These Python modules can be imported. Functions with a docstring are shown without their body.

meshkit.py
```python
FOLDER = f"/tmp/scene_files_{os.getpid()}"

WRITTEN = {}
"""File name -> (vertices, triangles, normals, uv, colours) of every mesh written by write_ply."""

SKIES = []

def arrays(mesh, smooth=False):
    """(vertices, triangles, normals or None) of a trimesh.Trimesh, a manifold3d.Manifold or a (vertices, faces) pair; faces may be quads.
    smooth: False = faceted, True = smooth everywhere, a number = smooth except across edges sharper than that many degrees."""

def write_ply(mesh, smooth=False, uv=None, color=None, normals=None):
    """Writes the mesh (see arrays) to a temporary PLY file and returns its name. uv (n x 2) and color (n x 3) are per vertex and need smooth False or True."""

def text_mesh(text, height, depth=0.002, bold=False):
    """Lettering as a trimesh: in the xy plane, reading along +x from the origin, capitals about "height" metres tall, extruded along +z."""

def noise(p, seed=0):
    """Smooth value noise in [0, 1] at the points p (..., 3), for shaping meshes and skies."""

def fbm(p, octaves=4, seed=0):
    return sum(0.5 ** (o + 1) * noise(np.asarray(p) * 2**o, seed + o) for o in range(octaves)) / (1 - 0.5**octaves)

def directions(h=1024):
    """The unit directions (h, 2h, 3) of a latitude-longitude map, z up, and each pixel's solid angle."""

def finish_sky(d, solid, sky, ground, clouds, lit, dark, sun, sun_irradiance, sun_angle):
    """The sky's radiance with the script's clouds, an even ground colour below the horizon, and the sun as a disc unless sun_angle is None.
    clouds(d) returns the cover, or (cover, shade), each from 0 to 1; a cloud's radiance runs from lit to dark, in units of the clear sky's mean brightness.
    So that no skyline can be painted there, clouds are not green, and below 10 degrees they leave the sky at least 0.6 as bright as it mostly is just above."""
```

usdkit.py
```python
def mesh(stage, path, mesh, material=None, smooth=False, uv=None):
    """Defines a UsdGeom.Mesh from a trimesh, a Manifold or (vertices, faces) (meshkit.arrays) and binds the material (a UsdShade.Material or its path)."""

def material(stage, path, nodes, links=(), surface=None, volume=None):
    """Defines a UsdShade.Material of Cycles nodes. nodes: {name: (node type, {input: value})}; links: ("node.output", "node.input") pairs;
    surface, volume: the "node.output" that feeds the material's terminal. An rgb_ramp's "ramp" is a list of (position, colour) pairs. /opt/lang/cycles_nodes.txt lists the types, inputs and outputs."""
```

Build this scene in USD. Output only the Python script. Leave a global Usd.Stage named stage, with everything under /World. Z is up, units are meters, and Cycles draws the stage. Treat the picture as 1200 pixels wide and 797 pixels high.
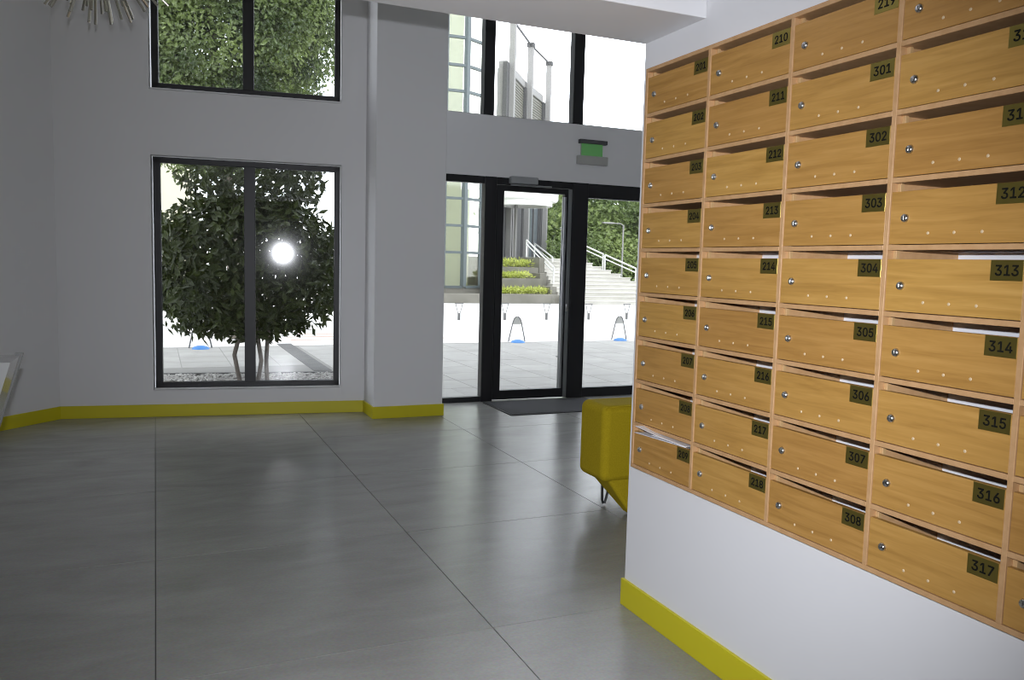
import math, random
import numpy as np, trimesh, manifold3d, usdkit, meshkit
from shapely.geometry import Polygon, box as sbox
from pxr import Usd, UsdGeom, UsdLux, UsdShade, Gf, Sdf, Vt

stage = Usd.Stage.CreateInMemory()
UsdGeom.SetStageUpAxis(stage, 'Z')
UsdGeom.Xform.Define(stage, '/World')
random.seed(7)
RNG = np.random.default_rng(7)

# ------------------------------------------------------------------ camera, sky, sun, flash, exposure
EYE = (0.0, 0.0, 1.412)
FOCAL_PX, PITCH, ROLL, YAW = 955.79, 0.0924006, 0.0256249, 0.4129018
def cam_axes():
    cy, sy, cp, sp, cr, sr = math.cos(YAW), math.sin(YAW), math.cos(PITCH), math.sin(PITCH), math.cos(ROLL), math.sin(ROLL)
    rz = np.array([[cy, -sy, 0], [sy, cy, 0], [0, 0, 1]]); b = np.array([[1, 0, 0], [0, 0, -1], [0, 1, 0.]])
    rx = np.array([[1, 0, 0], [0, cp, -sp], [0, sp, cp]]); rr = np.array([[cr, -sr, 0], [sr, cr, 0], [0, 0, 1]])
    return rr @ rx @ b @ rz            # rows: right, down, forward in the world
AX = cam_axes()
cam = UsdGeom.Camera.Define(stage, '/World/camera')
cam.CreateHorizontalApertureAttr(36.0)
cam.CreateFocalLengthAttr(36.0 * FOCAL_PX / 1200)
cam.CreateExposureAttr(1.0)
X, Y, Z = AX[0], -AX[1], -AX[2]
CAM_M = Gf.Matrix4d(*X, 0, *Y, 0, *Z, 0, *EYE, 1)
cam.AddTransformOp().Set(CAM_M)

SUN_TO = np.array([-0.47, -0.72, 1.18]); SUN_TO /= np.linalg.norm(SUN_TO)
SKY_STRENGTH, SUN_POWER, FLASH_POWER, UNSEEN_LAMP_POWER = 6.0, 12.0, 37000.0, 14.0
usdkit.material(stage, '/World/Looks/sky', {
    's': ('sky_texture', {'sky_type': 'hosek_wilkie', 'sun_direction': tuple(SUN_TO), 'turbidity': 6.0, 'ground_albedo': 0.5}),
    'tc': ('texture_coordinate', {}), 'n': ('noise_texture', {'scale': 2.2, 'detail': 5.0, 'roughness': 0.55}),
    'r': ('rgb_ramp', {'ramp': [(0.25, (0.45, 0.45, 0.45)), (0.65, (0.9, 0.9, 0.9))]}),
    'm': ('mix', {'color2': (0.30, 0.305, 0.31)}), 'b': ('background_shader', {'strength': SKY_STRENGTH})},
    [('tc.generated', 'n.vector'), ('n.fac', 'r.fac'), ('r.color', 'm.fac'), ('s.color', 'm.color1'), ('m.color', 'b.color')], surface='b.background')
dome = UsdLux.DomeLight.Define(stage, '/World/sky'); dome.CreateIntensityAttr(1.0)
UsdShade.MaterialBindingAPI.Apply(dome.GetPrim()).Bind(UsdShade.Material.Get(stage, '/World/Looks/sky'))
def aim(prim, to_light, pos=(0, 0, 0)):
    z = np.asarray(to_light, float) / np.linalg.norm(to_light); x = np.cross([0, 0, 1], z); x /= np.linalg.norm(x); y = np.cross(z, x)
    prim.AddTransformOp().Set(Gf.Matrix4d(*x, 0, *y, 0, *z, 0, *pos, 1))
sun = UsdLux.DistantLight.Define(stage, '/World/sun'); sun.CreateIntensityAttr(SUN_POWER); sun.CreateAngleAttr(0.53)
sun.CreateColorAttr((1.0, 0.96, 0.88)); aim(sun, SUN_TO)
# the camera's own flash, a hand's breadth above the lens (its glint shows in the left window)
flash = UsdLux.SphereLight.Define(stage, '/World/flash'); flash.CreateRadiusAttr(0.012)
flash.CreateIntensityAttr(FLASH_POWER); flash.CreateColorAttr((0.94, 0.965, 1.04))
sh = UsdLux.ShapingAPI.Apply(flash.GetPrim()); sh.CreateShapingConeAngleAttr(44.0); sh.CreateShapingConeSoftnessAttr(1.0)
aim(flash, -AX[2] + 0.05 * Y, (0, 0.02, 1.509))

# ------------------------------------------------------------------ helpers
NAMES = {}
def number(parent, name):
    k = (parent, name); NAMES[k] = NAMES.get(k, -1) + 1
    return f'{parent}/{name}' if NAMES[k] == 0 else f'{parent}/{name}_{NAMES[k]:03d}'
def setd(prim, **kw):
    for k, v in kw.items():
        if v: prim.SetCustomDataByKey(k, v)
LOOK = {}
class Thing:
    """An Xform at the thing's base; add() gives it parts, add(..., under=part) sub-parts. Meshes are handed over in world metres."""
    def __init__(s, name, label=None, cat=None, loc=(0, 0, 0), group=None, kind=None):
        s.path = number('/World', name); s.loc = np.array(loc, float)
        x = UsdGeom.Xform.Define(stage, s.path)
        x.AddTranslateOp().Set(Gf.Vec3d(*map(float, loc)))
        s.prim = x.GetPrim(); setd(s.prim, label=label, category=cat, group=group, kind=kind)
    def add(s, name, mesh, mat, under=None, smooth=False, label=None, kind=None):
        p = number(under or s.path, name); v, f = vf(mesh)
        m = usdkit.mesh(stage, p, trimesh.Trimesh(v - s.loc, f, process=False), LOOK[mat], smooth=smooth)
        setd(m.GetPrim(), label=label, kind=kind)
        return p
def single(name, mesh, mat, label=None, cat=None, group=None, kind=None, smooth=False):
    p = number('/World', name)
    m = usdkit.mesh(stage, p, trimesh.Trimesh(*vf(mesh), process=False), LOOK[mat], smooth=smooth)
    setd(m.GetPrim(), label=label, category=cat, group=group, kind=kind)
    return p
def copy_of(t, loc, label):
    p = number('/World', t.path.rpartition('/')[2])
    x = UsdGeom.Xform.Define(stage, p); x.GetPrim().GetReferences().AddInternalReference(t.path)
    x.GetPrim().GetAttribute('xformOp:translate').Set(Gf.Vec3d(*map(float, loc)))
    x.GetPrim().SetInstanceable(True); setd(x.GetPrim(), label=label)
def vf(m):
    if isinstance(m, trimesh.Trimesh): return np.array(m.vertices), np.array(m.faces)
    if hasattr(m, 'to_mesh'):
        q = m.to_mesh(); return np.array(q.vert_properties[:, :3], float), np.array(q.tri_verts)
    return np.asarray(m[0], float), np.asarray(m[1], int)
def cat(*ms):
    ms = [trimesh.Trimesh(*vf(m), process=False) for m in ms]
    return trimesh.util.concatenate(ms)
def hull(pts):
    return trimesh.Trimesh(*vf(manifold3d.Manifold.hull_points(np.asarray(pts, float))), process=False)
def bx(x0, x1, y0, y1, z0, z1, c=0.0):
    """A box, its edges chamfered by c."""
    x0, x1, y0, y1, z0, z1 = min(x0, x1), max(x0, x1), min(y0, y1), max(y0, y1), min(z0, z1), max(z0, z1)
    if c <= 0:
        b = trimesh.creation.box((x1 - x0, y1 - y0, z1 - z0)); b.apply_translation(((x0 + x1) / 2, (y0 + y1) / 2, (z0 + z1) / 2)); return b
    P = []
    for X_, sx in ((x0, 1), (x1, -1)):
        for Y_, sy in ((y0, 1), (y1, -1)):
            for Z_, sz in ((z0, 1), (z1, -1)):
                P += [(X_, Y_ + sy * c, Z_ + sz * c), (X_ + sx * c, Y_, Z_ + sz * c), (X_ + sx * c, Y_ + sy * c, Z_)]
    return hull(P)
def rbox(x0, x1, y0, y1, z0, z1, r, n=3):
    """A box with round edges and corners: the hull of eight spheres."""
    s = np.array(trimesh.creation.icosphere(n, r).vertices)
    return hull(np.vstack([s + [a, b, c] for a in (x0 + r, x1 - r) for b in (y0 + r, y1 - r) for c in (z0 + r, z1 - r)]))
def tube(pts, r, sides=8):
    p = np.asarray(pts, float); t = np.gradient(p, axis=0); t /= np.linalg.norm(t, axis=1, keepdims=True)
    a = np.cross(t, [0, 0, 1.0] if abs(t[0, 2]) < 0.9 else [1.0, 0, 0]); a /= np.linalg.norm(a, axis=1, keepdims=True) + 1e-9; b = np.cross(t, a)
    r = np.broadcast_to(r, (len(p),)); g = np.arange(sides) * 2 * math.pi / sides
    v = (p[:, None] + r[:, None, None] * (np.cos(g)[None, :, None] * a[:, None] + np.sin(g)[None, :, None] * b[:, None])).reshape(-1, 3)
    f = []
    for i in range(len(p) - 1):
        for j in range(sides):
            q = [i * sides + j, i * sides + (j + 1) % sides, (i + 1) * sides + (j + 1) % sides, (i + 1) * sides + j]
            f += [[q[0], q[1], q[2]], [q[0], q[2], q[3]]]
    n = len(v); v = np.vstack([v, p[:1], p[-1:]])
    for j in range(sides):
        f += [[n, (j + 1) % sides, j], [n + 1, (len(p) - 1) * sides + j, (len(p) - 1) * sides + (j + 1) % sides]]
    return trimesh.Trimesh(v, f, process=False)
def lathe(profile, n=24):
    return trimesh.creation.revolve(np.asarray(profile, float), sections=n)
def slab(poly, o, e1, e2, thick):
    """A flat polygon in the plane (o, e1, e2), made thick along e1 x e2."""
    m = trimesh.creation.extrude_polygon(poly, thick, engine='earcut')
    e1, e2 = np.asarray(e1, float), np.asarray(e2, float); e3 = np.cross(e1, e2)
    v = np.array(m.vertices)
    return trimesh.Trimesh(np.asarray(o) + v[:, :1] * e1 + v[:, 1:2] * e2 + v[:, 2:] * e3, m.faces, process=False)
def obox(o, d, n, u0, u1, w0, w1, z0, z1, c=0.0):
    """A box on a turned wall: u along d, w along n (outwards), z up, from the point o."""
    b = bx(u0, u1, w0, w1, z0, z1, c); v = np.array(b.vertices)
    return trimesh.Trimesh(np.asarray(o) + v[:, :1] * d + v[:, 1:2] * n + v[:, 2:] * np.array([0, 0, 1.]), b.faces, process=False)

# ------------------------------------------------------------------ materials
def look(name, nodes, links=(), surface='p.BSDF'):
    LOOK[name] = usdkit.material(stage, f'/World/Looks/{name}', nodes, links, surface=surface)
def plain(name, color, rough=0.5, metal=0.0, spec=0.5, bump=None, **kw):
    n = {'p': ('principled_bsdf', {'base_color': color, 'roughness': rough, 'metallic': metal, 'specular_ior_level': spec, **kw})}; l = []
    if bump:
        n |= {'g': ('geometry', {}), 't': ('noise_texture', {'scale': bump[0], 'detail': 4.0}), 'b': ('bump', {'strength': bump[1], 'distance': bump[2]})}
        l = [('g.position', 't.vector'), ('t.fac', 'b.height'), ('b.normal', 'p.normal')]
    look(name, n, l)
def varied(name, c1, c2, scale, rough=0.6, stretch=(1, 1, 1), spec=0.4, rnd=0.0, bump=0.0, dist=0.002):
    n = {'g': ('geometry', {}), 'mp': ('mapping', {'scale': stretch}), 't': ('noise_texture', {'scale': scale, 'detail': 6.0, 'roughness': 0.6}),
         'r': ('rgb_ramp', {'ramp': [(0.3, c1), (0.7, c2)]}), 'o': ('object_info', {}), 'mr': ('map_range', {'to_min': 1 - rnd, 'to_max': 1 + rnd}),
         'h': ('hsv', {}), 'p': ('principled_bsdf', {'roughness': rough, 'specular_ior_level': spec}), 'b': ('bump', {'strength': bump, 'distance': dist})}
    l = [('g.position', 'mp.vector'), ('mp.vector', 't.vector'), ('t.fac', 'r.fac'), ('r.color', 'h.color'), ('o.random', 'mr.value'), ('mr.result', 'h.value'),
         ('h.color', 'p.base_color'), ('t.fac', 'b.height')]
    if bump: l.append(('b.normal', 'p.normal'))
    look(name, n, l)
def leafy(name, c1, c2, scale=3.0, trans=0.35, rough=0.45, spec=0.4):
    look(name, {'g': ('geometry', {}), 't': ('noise_texture', {'scale': scale, 'detail': 3.0}), 'r': ('rgb_ramp', {'ramp': [(0.3, c1), (0.7, c2)]}),
                'p': ('principled_bsdf', {'roughness': rough, 'specular_ior_level': spec}), 'tr': ('translucent_bsdf', {}), 'm': ('mix_closure', {'fac': trans})},
         [('g.position', 't.vector'), ('t.fac', 'r.fac'), ('r.color', 'p.base_color'), ('r.color', 'tr.color'), ('p.BSDF', 'm.closure1'), ('tr.BSDF', 'm.closure2')], surface='m.closure')
def pane(name, base, grazing, tint=(1, 1, 1), refl=(1, 1, 1)):
    look(name, {'lw': ('layer_weight', {'blend': 0.5}), 'pw': ('math', {'math_type': 'power', 'value2': 4.0}), 'ma': ('math', {'math_type': 'multiply_add', 'value2': grazing, 'value3': base}),
                'tr': ('transparent_bsdf', {'color': tint}), 'gl': ('glossy_bsdf', {'roughness': 0.048, 'color': refl}), 'm': ('mix_closure', {})},
         [('lw.facing', 'pw.value1'), ('pw.value', 'ma.value1'), ('ma.value', 'm.fac'), ('tr.BSDF', 'm.closure1'), ('gl.BSDF', 'm.closure2')], surface='m.closure')

plain('wall_paint', (0.74, 0.74, 0.75), 0.7, spec=0.25, bump=(60.0, 0.06, 0.002))
plain('ceiling_paint', (0.78, 0.78, 0.78), 0.8, spec=0.2)
plain('outer_render', (0.6, 0.6, 0.58), 0.8)
# floor tile: grey porcelain with faint streaks
look('porcelain', {'g': ('geometry', {}), 'mp': ('mapping', {'scale': (1.0, 2.6, 1.0)}), 't': ('noise_texture', {'scale': 1.7, 'detail': 8.0, 'roughness': 0.62, 'distortion': 0.5}),
                   'r': ('rgb_ramp', {'ramp': [(0.28, (0.24, 0.239, 0.226)), (0.5, (0.266, 0.266, 0.252)), (0.75, (0.297, 0.296, 0.28))]}),
                   'f': ('noise_texture', {'scale': 90.0, 'detail': 3.0}), 'mx': ('mix', {'mix_type': 'overlay', 'fac': 0.25}),
                   'o': ('object_info', {}), 'mr': ('map_range', {'to_min': 0.95, 'to_max': 1.05}), 'h': ('hsv', {}),
                   'rr': ('map_range', {'from_min': 0.3, 'from_max': 0.7, 'to_min': 0.235, 'to_max': 0.285}), 'p': ('principled_bsdf', {'specular_ior_level': 0.5})},
     [('g.position', 'mp.vector'), ('mp.vector', 't.vector'), ('g.position', 'f.vector'), ('t.fac', 'r.fac'), ('r.color', 'mx.color1'), ('f.color', 'mx.color2'), ('mx.color', 'h.color'),
      ('o.random', 'mr.value'), ('mr.result', 'h.value'), ('h.color', 'p.base_color'), ('t.fac', 'rr.value'), ('rr.result', 'p.roughness')])
plain('grout', (0.09, 0.09, 0.086), 0.9)
plain('yellow_paint', (0.60, 0.53, 0.012), 0.4)
# oak veneer with grain along the wall
look('oak', {'g': ('geometry', {}), 'o': ('object_info', {}), 'ov': ('combine_xyz', {}), 'om': ('math', {'math_type': 'multiply', 'value2': 37.0}), 'ad': ('vector_math', {'math_type': 'add'}),
             'mp': ('mapping', {'scale': (6.0, 2.2, 34.0)}), 't': ('noise_texture', {'scale': 1.6, 'detail': 7.0, 'roughness': 0.6, 'distortion': 0.6}),
             'r': ('rgb_ramp', {'ramp': [(0.25, (0.35, 0.18, 0.043)), (0.5, (0.45, 0.243, 0.062)), (0.75, (0.53, 0.30, 0.088))]}),
             'h': ('hsv', {}), 'mr': ('map_range', {'to_min': 0.496, 'to_max': 0.504}), 'mv': ('map_range', {'to_min': 0.9, 'to_max': 1.06}),
             'f': ('noise_texture', {'scale': 9.0, 'detail': 4.0}), 'p': ('principled_bsdf', {'roughness': 0.42, 'specular_ior_level': 0.35})},
     [('o.random', 'om.value1'), ('om.value', 'ov.x'), ('om.value', 'ov.z'), ('g.position', 'ad.vector1'), ('ov.vector', 'ad.vector2'), ('ad.vector', 'mp.vector'), ('mp.vector', 't.vector'),
      ('t.fac', 'r.fac'), ('r.color', 'h.color'), ('o.random', 'mr.value'), ('mr.result', 'h.hue'), ('o.random', 'mv.value'), ('mv.result', 'h.value'), ('h.color', 'p.base_color')])
varied('oak_edge', (0.47, 0.27, 0.12), (0.56, 0.34, 0.17), 8.0, 0.5, (4, 4, 4))
plain('oak_inside', (0.52, 0.33, 0.15), 0.6)
plain('white_board', (0.86, 0.87, 0.9), 0.5)
plain('brass', (0.29, 0.23, 0.055), 0.32, metal=0.85, spec=0.5)
plain('number_ink', (0.008, 0.008, 0.006), 0.6, spec=0.15)
plain('steel', (0.66, 0.65, 0.63), 0.22, metal=1.0)
plain('peg', (0.62, 0.47, 0.28), 0.5)
plain('black_metal', (0.010, 0.010, 0.012), 0.45)
plain('brushed_alu', (0.36, 0.37, 0.38), 0.35, metal=0.9)
plain('closer_grey', (0.36, 0.37, 0.38), 0.45, metal=0.3)
plain('rubber', (0.02, 0.02, 0.02), 0.8)
varied('mat_pile', (0.055, 0.056, 0.058), (0.10, 0.10, 0.105), 160.0, 0.95, spec=0.1, bump=0.5)
varied('mustard_wool', (0.36, 0.265, 0.007), (0.45, 0.335, 0.014), 120.0, 0.9, spec=0.15, bump=0.35, dist=0.001)
plain('paper', (0.85, 0.83, 0.84), 0.7)
plain('exit_green', (0.17, 0.40, 0.15), 0.4, emission_color=(0.10, 0.5, 0.10), emission_strength=0.05)
plain('sign_dark', (0.08, 0.08, 0.085), 0.5)
plain('sign_grey', (0.42, 0.42, 0.40), 0.5)
plain('desk_white', (0.44, 0.45, 0.445), 0.12, coat_weight=0.5, coat_roughness=0.03)
plain('desk_edge', (0.16, 0.165, 0.16), 0.35)
plain('chandelier_metal', (0.62, 0.60, 0.52), 0.28, metal=1.0)
pane('glass', 0.055, 0.4)
pane('tower_glass', 0.10, 0.3, tint=(0.88, 0.90, 0.84), refl=(0.9, 0.9, 0.85))
# outdoors
varied('paver', (0.275, 0.272, 0.257), (0.35, 0.346, 0.328), 2.0, 0.8, rnd=0.05)
plain('paver_bed', (0.22, 0.217, 0.205), 0.9)
varied('plaza_stone', (0.60, 0.59, 0.57), (0.70, 0.69, 0.67), 0.7, 0.85)
plain('brick_band', (0.50, 0.34, 0.26), 0.85)
varied('drain_stone', (0.085, 0.085, 0.083), (0.12, 0.12, 0.117), 6.0, 0.8)
varied('pebble', (0.22, 0.21, 0.20), (0.62, 0.61, 0.58), 19.0, 0.8, rnd=0.2)
varied('concrete', (0.15, 0.145, 0.12), (0.22, 0.21, 0.18), 1.5, 0.85)
varied('stair_stone', (0.48, 0.465, 0.42), (0.60, 0.585, 0.54), 1.2, 0.85, rnd=0.05)
varied('bark', (0.10, 0.085, 0.07), (0.20, 0.175, 0.15), 12.0, 0.9, bump=0.5, dist=0.01)
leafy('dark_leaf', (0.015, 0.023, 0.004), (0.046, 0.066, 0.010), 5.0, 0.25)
leafy('tree_leaf', (0.045, 0.08, 0.025), (0.26, 0.34, 0.10), 1.3, 0.35, 0.3, 0.7)
leafy('far_leaf', (0.06, 0.11, 0.035), (0.34, 0.42, 0.14), 0.25, 0.3)
leafy('lime_leaf', (0.36, 0.42, 0.06), (0.62, 0.66, 0.20), 1.5, 0.3)
plain('cream_render', (0.66, 0.63, 0.50), 0.85)
plain('tower_inner', (0.60, 0.60, 0.47), 0.85)
plain('mullion', (0.095, 0.118, 0.122), 0.5)
plain('facade_pale', (0.27, 0.265, 0.255), 0.7)
plain('facade_dark', (0.085, 0.085, 0.085), 0.7)
plain('shutter', (0.15, 0.145, 0.115), 0.6)
plain('facade_glass', (0.13, 0.15, 0.16), 0.08)
plain('canopy_white', (0.85, 0.85, 0.83), 0.5)
plain('rail_steel', (0.75, 0.75, 0.74), 0.3, metal=0.6)
plain('hoop_steel', (0.16, 0.16, 0.16), 0.4, metal=0.5)
plain('blue_plastic', (0.05, 0.20, 0.50), 0.5)

# ------------------------------------------------------------------ the setting
H1, H2 = 5.0, 2.75              # height of the hall by the windows, of the part by the post boxes
WX = 1.789                      # post-box wall
YE = 7.70                       # entrance wall
ANG = math.radians(-7.9)
WO = np.array([1.765, 7.479, 0]); WD = np.array([math.cos(ANG), math.sin(ANG), 0]); WN = np.array([-WD[1], WD[0], 0])   # window wall
UC = -2.55                      # its left corner
UP = np.array([0, 0, 1.0])
CORNER = WO + UC * WD
LD = np.array([-0.678, -0.735, 0]); LN = np.array([-LD[1], LD[0], 0]) * -1          # slanting wall on the left, LN outwards
LEFT_X = -3.6
LEN_L = (LEFT_X - CORNER[0]) / LD[0]
LEFT_END = CORNER + LD * LEN_L

# floor: joint bed and single tiles
T = 1.205; TX, TY = -0.018, 2.825
floor = Thing('floor', kind='structure')
plan = Polygon([(LEFT_X, -3.0), (6.6, -3.0), (6.6, YE + 0.1), (2.0, YE + 0.1), (WO[0] + 0.2, WO[1]), tuple(CORNER[:2]), tuple(LEFT_END[:2])])
floor.add('joint_bed', slab(plan, (0, 0, -0.12), (1, 0, 0), (0, 1, 0), 0.109), 'grout')
for i in range(-4, 7):
    for j in range(-6, 6):
        x, y, g = TX + i * T, TY + j * T, 0.0021
        q = sbox(x + g, y + g, x + T - g, y + T - g).intersection(plan)
        if q.is_empty or q.area < 0.01: continue
        if abs(q.area - (T - 2 * g) ** 2) < 1e-4:
            m = bx(x + g, x + T - g, y + g, y + T - g, -0.014, 0, 0.0004)
        else:
            m = slab(q, (0, 0, -0.014), (1, 0, 0), (0, 1, 0), 0.014)
        floor.add('tile', m, 'porcelain')

def wall_with_holes(u0, u1, z1, holes, o, d, n, thick):
    p = sbox(u0, 0, u1, z1)
    for h in holes: p = p.difference(sbox(*h))
    # slab() grows along e1 x e2; choose so that it grows along n
    e1 = np.asarray(d, float)
    s = 1 if np.dot(np.cross(e1, UP), n) > 0 else -1
    m = trimesh.creation.extrude_polygon(p, thick, engine='earcut'); v = np.array(m.vertices)
    w = np.asarray(o, float) + v[:, :1] * e1 + v[:, 1:2] * UP + v[:, 2:] * np.asarray(n, float)
    return trimesh.Trimesh(w, m.faces if s > 0 else m.faces[:, ::-1], process=False)
WIN = [(-1.81, 0.235, -0.208, 2.268), (-1.812, 2.815, -0.212, 4.55)]      # openings u0, z0, u1, z1
single('wall_back', wall_with_holes(UC - 0.2, 0.35, H1, WIN, WO, WD, WN, 0.30), 'wall_paint', kind='structure')
single('wall_left', cat(wall_with_holes(0, LEN_L + 0.1, H1, [], CORNER, LD, LN, 0.3), bx(LEFT_X - 0.3, LEFT_X, -3.3, LEFT_END[1] + 0.1, 0, H1)), 'wall_paint', kind='structure')
single('wall_rear', bx(LEFT_X - 0.3, 6.9, -3.3, -3.0, 0, H1), 'wall_paint', kind='structure')
single('column', bx(1.776, 2.424, 7.11, YE + 0.35, 0, H1, 0.004), 'wall_paint', kind='structure')
single('wall_entrance', bx(2.42, 6.6, YE, YE + 0.28, 2.285, 2.885), 'wall_paint', kind='structure')
single('wall_lounge', bx(6.6, 6.9, -3.3, YE + 0.3, 0, H1), 'wall_paint', kind='structure')
CAB_Y0, CAB_Y1, CAB_Z0, CAB_Z1 = 0.797, 2.788, 0.606, 2.182
wr = wall_with_holes(-3.0, 2.84, H1, [(CAB_Y0 - 0.001, CAB_Z0 - 0.001, CAB_Y1 + 0.001, CAB_Z1 + 0.001)], (WX, 0, 0), (0, 1, 0), np.array([1.0, 0, 0]), 0.34)
single('wall_right', wr, 'wall_paint', kind='structure')
single('ceiling', cat(bx(LEFT_X - 0.3, 6.9, 2.5, 8.2, H1, H1 + 0.3), bx(LEFT_X - 0.3, 6.9, -3.3, 2.5, H2, H2 + 0.3)), 'ceiling_paint', kind='structure')
single('ceiling_beam', bx(LEFT_X, WX, 2.452, 2.84, 2.292, H1, 0.002), 'wall_paint', kind='structure')
single('ceiling_beam', bx(WX, 6.6, 2.55, 2.84, H2, H1), 'wall_paint', kind='structure')
# roof edges above the hall: they throw the shade in front of the entrance
single('roof_parapet', obox(WO, WD, WN, -4.0, 0.55, -2.0, 0.32, H1 + 0.3, 8.6), 'outer_render', kind='structure')
single('roof_parapet', bx(2.3, 30.0, 5.0, YE + 0.28, H1 + 0.3, 6.15), 'outer_render', kind='structure')
single('wall_outer', bx(6.9, 30.0, 7.2, YE + 0.25, 0, 5.3), 'outer_render', kind='structure')
single('wall_outer', bx(-22.0, LEFT_X - 0.3, 7.2, 8.2, 0, 8.5), 'outer_render', kind='structure')

# baseboards
BH, BT = 0.108, 0.012
single('baseboard_back', obox(WO, WD, WN, UC - 0.006, 0.012, -BT, 0.002, 0, BH, 0.0015), 'yellow_paint', kind='structure')
single('baseboard_left', cat(obox(CORNER, LD, LN, -0.006, LEN_L, -BT, 0.002, 0, BH, 0.0015)), 'yellow_paint', kind='structure')
single('baseboard_column', cat(bx(1.776 - BT, 2.424 + BT, 7.11 - BT, 7.112, 0, BH, 0.0015), bx(1.776 - BT + 0.0003, 1.778, 7.1115, 7.47, 0, BH, 0.0015), bx(2.422, 2.424 + BT - 0.0003, 7.1115, 7.69, 0, BH, 0.0015)), 'yellow_paint', kind='structure')
single('baseboard_right', cat(bx(WX - BT, WX + 0.002, -3.0, 2.84 + BT, 0, BH + 0.004, 0.0015), bx(WX + 0.0005, WX + 0.34 + BT, 2.8385, 2.84 + BT - 0.0003, 0, BH + 0.0037, 0.0015)), 'yellow_paint', kind='structure')

# windows in the slightly turned wall: dark frame, mullion, two panes, sill
def wall_window(name, u0, u1, z0, z1, um):
    t = Thing(name, kind='structure')
    w0, w1 = 0.035, 0.095
    for a in ((u0, u0 + 0.055, z0, z1), (u1 - 0.05, u1, z0, z1), (u0, u1, z0, z0 + 0.048), (u0, u1, z1 - 0.048, z1)):
        t.add('frame_bar', obox(WO, WD, WN, a[0], a[1], w0, w1, a[2], a[3], 0.003), 'black_metal')
    t.add('mullion', obox(WO, WD, WN, um - 0.047, um + 0.047, w0 - 0.006, w1, z0 + 0.04, z1 - 0.04, 0.004), 'black_metal')
    for a, b in ((u0 + 0.05, um - 0.045), (um + 0.045, u1 - 0.045)):
        t.add('pane', obox(WO, WD, WN, a, b, 0.062, 0.070, z0 + 0.044, z1 - 0.044), 'glass')
    t.add('sill', obox(WO, WD, WN, u0 - 0.01, u1 + 0.01, 0.0, 0.10, z0 - 0.012, z0, 0.002), 'wall_paint', label='white window sill')
    return t
wall_window('window_1', -1.795, -0.218, 0.25, 2.256, -1.005)
wall_window('window_2', -1.797, -0.22, 2.83, 4.54, -1.010)

# clerestory over the entrance
t = Thing('window_3', kind='structure')
t.add('frame_bar', bx(2.40, 6.6, YE + 0.06, YE + 0.13, 2.885, 2.90, 0.002), 'black_metal')
for x0, x1 in ((2.40, 2.44), (3.017, 3.128), (4.015, 4.137), (5.03, 5.14), (6.5, 6.6)):
    t.add('mullion', bx(x0, x1, YE + 0.03, YE + 0.13, 2.89, 4.9, 0.004), 'black_metal')
t.add('frame_bar', bx(2.40, 6.6, YE + 0.06, YE + 0.13, 4.9, 5.0, 0.002), 'black_metal')
for x0, x1 in ((2.43, 3.02), (3.12, 4.02), (4.13, 5.04), (5.13, 6.51)):
    t.add('pane', bx(x0, x1, YE + 0.085, YE + 0.093, 2.895, 4.91), 'glass')

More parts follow.
